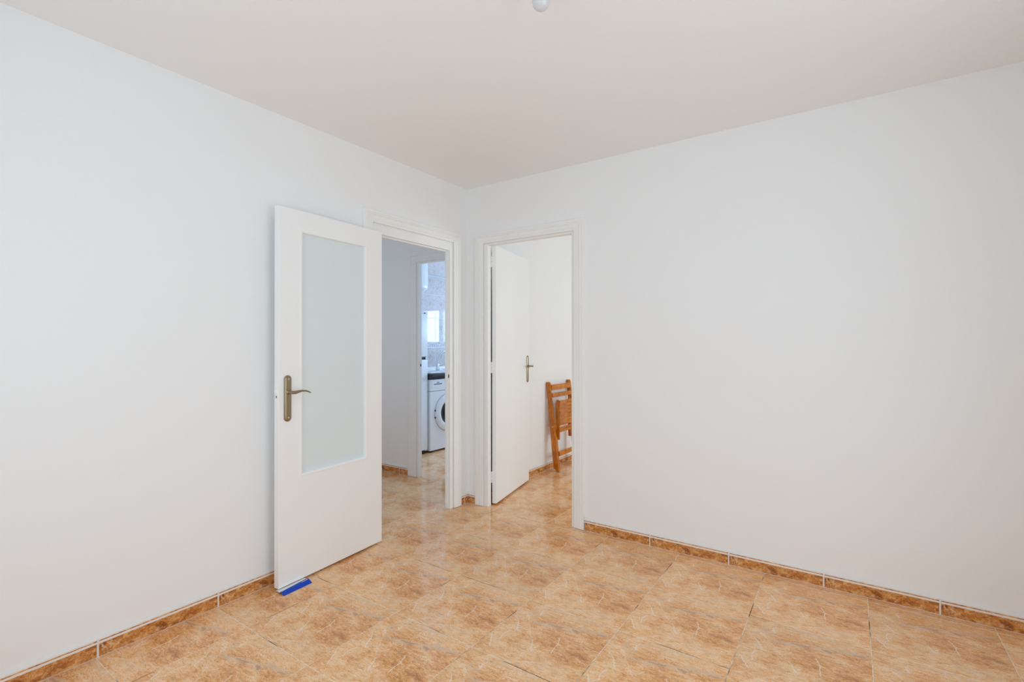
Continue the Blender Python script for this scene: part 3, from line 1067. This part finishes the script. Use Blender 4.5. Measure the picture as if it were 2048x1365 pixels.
# ------------------------------------------------------------------ kitchen: wall tiles
kj = 1.5905
KT = 0.2115
rowsz = [(0.890, 1.2000, 'ktile'), (1.2000, 1.2740, 'kborder'), (1.2740, 1.5850, 'ktile'), (1.5850, 1.8940, 'ktile'), (1.8940, 2.2040, 'kflower'), (2.2040, 2.4640, 'ktile')]
for z0, z1, mk in rowsz:
    for k in range(-5, 7):
        y0 = kj + k * KT
        if y0 < YK or y0 + KT > YE:
            continue
        b = MB()
        gg = 0.0020
        w_, h_ = KT - 2 * gg, z1 - z0 - 2 * gg
        b.hull([[(-0.007, 0, 0), (-0.007, w_, 0), (-0.007, w_, h_), (-0.007, 0, h_)],
                [(-0.001, 0, 0), (-0.001, w_, 0), (-0.001, w_, h_), (-0.001, 0, h_)],
                [(0, 0.001, 0.001), (0, w_ - 0.001, 0.001), (0, w_ - 0.001, h_ - 0.001), (0, 0.001, h_ - 0.001)]])
        o = b.build('border_tile' if mk == 'kborder' else 'wall_tile', M[mk], kw)
        o.location = (XK, y0 + gg, z0 + gg)
# tiled boxing under the ceiling
sf = boxes('trim_4', M['kgrout'], [((XK, 1.362, 2.090), (-1.7605, YE, H))])
tag(sf, 'tiled boxing under the kitchen ceiling above the sink', 'boxing', kind='structure')
for z0, z1 in ((2.096, 2.178), (2.178, 2.464)):
    for k in range(-1, 8):
        y0 = 1.40 + 0.0 + (k * KT + 0.066)
        a, c = max(y0, 1.363), min(y0 + KT, YE)
        if c - a < 0.02:
            continue
        o = MB().box((0, 0, 0), (0.007, c - a - 0.003, z1 - z0 - 0.003), 0.0008).build('wall_tile', M['ktile'], sf)
        o.location = (-1.766, a + 0.0015, z0 + 0.0015)
MB().box((-1.770, 1.362, 2.0875), (-1.757, YE, 2.0960), 0.001).build('edge_strip', M['appliance_grey'], sf)  # dark grey strip stands in for the shadow gap above the white edge
MB().box((-1.772, 1.362, 2.081), (-1.7555, YE, 2.0870), 0.001).build('edge_strip', M['white_plastic'], sf)

# ------------------------------------------------------------------ kitchen: fridge
fr = empty('fridge', (-1.77, 0.765, 0))
tag(fr, 'white two door fridge just inside the kitchen doorway', 'fridge')
FX = lambda x, y, z: (x + 1.77, y - 0.765, z)
fy0, fy1 = 0.450, 1.080
MB(FX).box((-2.035, fy0, 0.035), (-1.532, fy1, 1.585), 0.004).build('body', M['appliance'], fr)
MB(FX).box((-1.528, fy0, 1.100), (-1.482, fy1, 1.588), 0.010).build('freezer_door', M['appliance'], fr, True)
fd = MB(FX).box((-1.528, fy0, 0.045), (-1.482, fy1, 1.070), 0.010).build('fridge_door', M['appliance'], fr, True)
MB(FX).box((-1.531, fy0 + 0.01, 1.069), (-1.502, fy1 - 0.012, 1.101)).build('door_gap', M['appliance_grey'], fr)
MB(FX).box((-1.512, 0.93, 1.074), (-1.486, 1.035, 1.094), 0.003).build('handle_recess', M['black'], fd)
MB(FX).box((-1.522, 1.04, 1.072), (-1.480, 1.079, 1.096), 0.003).build('middle_hinge', M['steel'], fr)
MB(FX).box((-1.560, fy0, 1.586), (-1.484, fy1, 1.612), 0.004).build('top_cap', M['appliance'], fr)
MB(FX).box((-1.525, 1.020, 1.588), (-1.4815, 1.045, 1.600), 0.002).build('top_hinge', M['black'], fr)
for y in (fy0 + 0.05, fy1 - 0.045):
    MB(FX).lathe([(0.018, 0.0), (0.020, 0.004), (0.016, 0.012), (0.012, 0.040)], (-1.515, y, 0), seg=16).build('foot', M['black'], fr, True)
    MB(FX).lathe([(0.018, 0.0), (0.020, 0.004), (0.016, 0.012), (0.012, 0.040)], (-2.0, y, 0), seg=16).build('foot', M['black'], fr, True)
MB(FX).box((-1.520, 1.035, 0.036), (-1.484, 1.072, 0.050), 0.002).build('bottom_hinge', M['steel'], fr)

# ------------------------------------------------------------------ kitchen: washing machine
wm = empty('washing_machine', (-1.75, 1.395, 0))
tag(wm, 'white front loading washing machine under the dark worktop', 'washing machine')
WX = lambda x, y, z: (x + 1.75, y - 1.395, z)
wx = -1.462
wy0, wy1 = 1.098, 1.690
MB(WX).box((-2.02, wy0, 0.022), (wx, wy1, 0.700), 0.006).build('body', M['appliance'], wm)
MB(WX).box((-2.02, wy0, 0.704), (wx + 0.003, wy1, 0.836), 0.006).build('control_panel', M['appliance'], wm)
dw = MB(WX).box((wx - 0.01, 1.116, 0.733), (wx + 0.008, 1.318, 0.822), 0.005).build('detergent_drawer', M['appliance'], wm)
MB(WX).box((wx + 0.004, 1.150, 0.778), (wx + 0.0092, 1.285, 0.787), 0.001).build('drawer_grip', M['black'], dw)
lg = MB(WX)
for q, (yy, ww) in enumerate(((1.200, 0.008), (1.212, 0.010), (1.226, 0.010))):
    lg.box((wx + 0.0075, yy, 0.795), (wx + 0.0088, yy + ww, 0.806))
lg.build('logo', M['logo'], dw)
MB(WX).lathe([(0.006, 0.0), (0.006, 0.004), (0.004, 0.006)], (wx + 0.003, 1.345, 0.800), axis=0, seg=16).build('button', M['appliance_grey'], wm, True)
MB(WX).lathe([(0.028, 0.0), (0.026, 0.016), (0.024, 0.018)], (wx + 0.003, 1.47, 0.768), axis=0, seg=28).build('dial', M['appliance_grey'], wm, True)
DC = (wx, 1.392, 0.440)
MB(WX).lathe([(0.2235, -0.004), (0.2235, 0.0012), (0.217, 0.0014)], DC, axis=0, seg=64).build('door_gasket', M['appliance_grey'], wm, True)
ddr = MB(WX).lathe([(0.217, 0.000), (0.214, 0.016), (0.200, 0.026), (0.160, 0.032), (0.142, 0.026), (0.128, 0.010)], DC, axis=0, seg=64).build('porthole_door', M['appliance'], wm, True)
MB(WX).lathe([(0.131, 0.008), (0.129, 0.013), (0.100, 0.004), (0.060, 0.0015), (0.002, 0.001)], (DC[0] + 0.0105, DC[1], DC[2]), axis=0, seg=48).build('porthole_glass', M['darkglass'], ddr, True)
for z in (0.480, 0.400):
    MB(WX).box((wx, 1.170, z - 0.012), (wx + 0.010, 1.186, z + 0.006), 0.002).build('door_hinge', M['black'], wm)
for y in (wy0 + 0.05, wy1 - 0.05):
    for x in (wx - 0.04, -1.98):
        MB(WX).lathe([(0.020, 0.0), (0.020, 0.010), (0.012, 0.012), (0.012, 0.024)], (x, y, 0), seg=16).build('foot', M['black'], wm, True)

# ------------------------------------------------------------------ kitchen: worktop, sink, tap
wt = empty('worktop', (-1.75, 2.0, 0.86))
tag(wt, 'dark brown kitchen worktop over the washing machine', 'worktop')
TX = lambda x, y, z: (x + 1.75, y - 2.0, z - 0.86)
MB(TX).box((XK + 0.002, 1.090, 0.866), (-1.425, YE - 0.003, 0.900), 0.004).build('slab', M['counter'], wt)
MB(TX).box((-1.50, 1.090, 0.838), (-1.475, YE - 0.003, 0.8665)).build('gap_shade_strip', M['black'], wt)  # black strip puts the dark gap under the slab into colour
up = MB().hull([[(XK + 0.001, y, 0.900), (XK + 0.030, y, 0.900), (XK + 0.030, y, 0.922), (XK + 0.024, y, 0.934), (XK + 0.012, y, 0.940), (XK + 0.001, y, 0.940)] for y in (1.090, YE - 0.003)]).build('trim_5', M['white_plastic'])
tag(up, 'white sealing strip along the back of the kitchen worktop', 'trim', kind='structure')
bc = MB(TX).box((-2.00, 1.705, 0.0), (-1.50, YE - 0.003, 0.10)).box((-2.00, 1.705, 0.10), (-1.482, YE - 0.003, 0.836), 0.003).build('base_cabinet', M['appliance'])
bc.location = (-1.75, 2.0, 0.86)
tag(bc, 'white kitchen base cabinet to the right of the washing machine', 'cabinet')
for k in range(2):
    d = MB().box((0, 0, 0), (0.018, 0.655, 0.715), 0.003).build('door', M['appliance'], bc)
    d.location = (0.269, -0.29 + k * 0.665, -0.745)
    MB().tube([(0.018, 0.60 if k == 0 else 0.055, 0.42), (0.040, 0.60 if k == 0 else 0.055, 0.43), (0.040, 0.60 if k == 0 else 0.055, 0.56), (0.018, 0.60 if k == 0 else 0.055, 0.57)], 0.005, 8).build('handle', M['steel'], d, True)

sk = empty('kitchen_sink', (-1.74, 1.55, 0.90))
tag(sk, 'ribbed steel sink and drainer on the dark worktop', 'sink')
SX = lambda x, y, z: (x + 1.74, y - 1.55, z - 0.90)
b = MB(SX)
b.box((-1.985, 1.11, 0.9010), (-1.465, 1.86, 0.911), 0.003)
b.build('drainer_plate', M['steel'], sk)
rb_ = MB(SX)
rim = MB(SX)
for (x0, x1, y0, y1) in ((-1.985, -1.965, 1.11, 1.86), (-1.485, -1.465, 1.11, 1.86), (-1.965, -1.485, 1.11, 1.13), (-1.965, -1.485, 1.84, 1.86)):
    rim.box((x0, y0, 0.9015), (x1, y1, 0.9125), 0.002)
rim.build('rim', M['steel'], sk)
for k in range(7):
    x = -1.905 + k * 0.058
    MB(SX).tube([(x, 1.16, 0.9085), (x, 1.50, 0.9085)], (0.004), 8).build('drainer_rib', M['steel'], sk, True)
MB(SX).lathe([(0.135, 0.008), (0.135, 0.0125), (0.120, 0.0122), (0.100, 0.0115), (0.01, 0.0112)], (-1.71, 1.70, 0.90), seg=40).build('bowl_ring', M['chrome'], sk, True)

tp = empty('kitchen_tap', (-1.86, 1.645, 0.913))
tag(tp, 'chrome swan neck tap on the kitchen sink', 'tap')
KX = lambda x, y, z: (x + 1.86, y - 1.645, z - 0.913)
MB(KX).lathe([(0.026, 0.0), (0.026, 0.005), (0.021, 0.010), (0.020, 0.070), (0.016, 0.078)], (-1.86, 1.645, 0.913), seg=24).build('tap_body', M['chrome'], tp, True)
pts = [(-1.86, 1.645, 0.975), (-1.86, 1.650, 1.02), (-1.859, 1.664, 1.06), (-1.857, 1.692, 1.105), (-1.853, 1.735, 1.140), (-1.848, 1.79, 1.160), (-1.842, 1.85, 1.155), (-1.836, 1.90, 1.125), (-1.832, 1.93, 1.075), (-1.831, 1.935, 1.05)]
pts = [KX(*p) for p in pts]
MB().tube(pts, 0.0095, 14).build('spout', M['chrome'], tp, True)
pts = [KX(*p) for p in ((-1.85, 1.648, 0.972), (-1.83, 1.68, 0.972), (-1.80, 1.72, 0.990), (-1.77, 1.77, 1.018), (-1.75, 1.81, 1.028))]
MB().tube(pts, [0.012, 0.012, 0.010, 0.008, 0.006], 12).build('lever', M['chrome'], tp, True)

# ------------------------------------------------------------------ kitchen: water heater above the fridge
wh = empty('water_heater', (-1.825, 1.147, 1.90))
tag(wh, 'white round water heater hung high above the fridge', 'water heater')
MB().lathe([(0.10, -0.026), (0.150, -0.022), (0.180, -0.010), (0.193, 0.006), (0.199, 0.024), (0.200, 0.050), (0.200, 0.480), (0.190, 0.520), (0.120, 0.540)], (0, 0, 0), seg=48).build('tank', M['appliance'], wh, True)
MB().lathe([(0.120, -0.024), (0.118, -0.034), (0.060, -0.036)], (0, 0, 0), seg=40).build('bottom_cover', M['appliance_grey'], wh, True)
MB().box((-0.224, -0.08, 0.18), (-0.19, 0.08, 0.30), 0.003).build('wall_bracket', M['appliance'], wh)
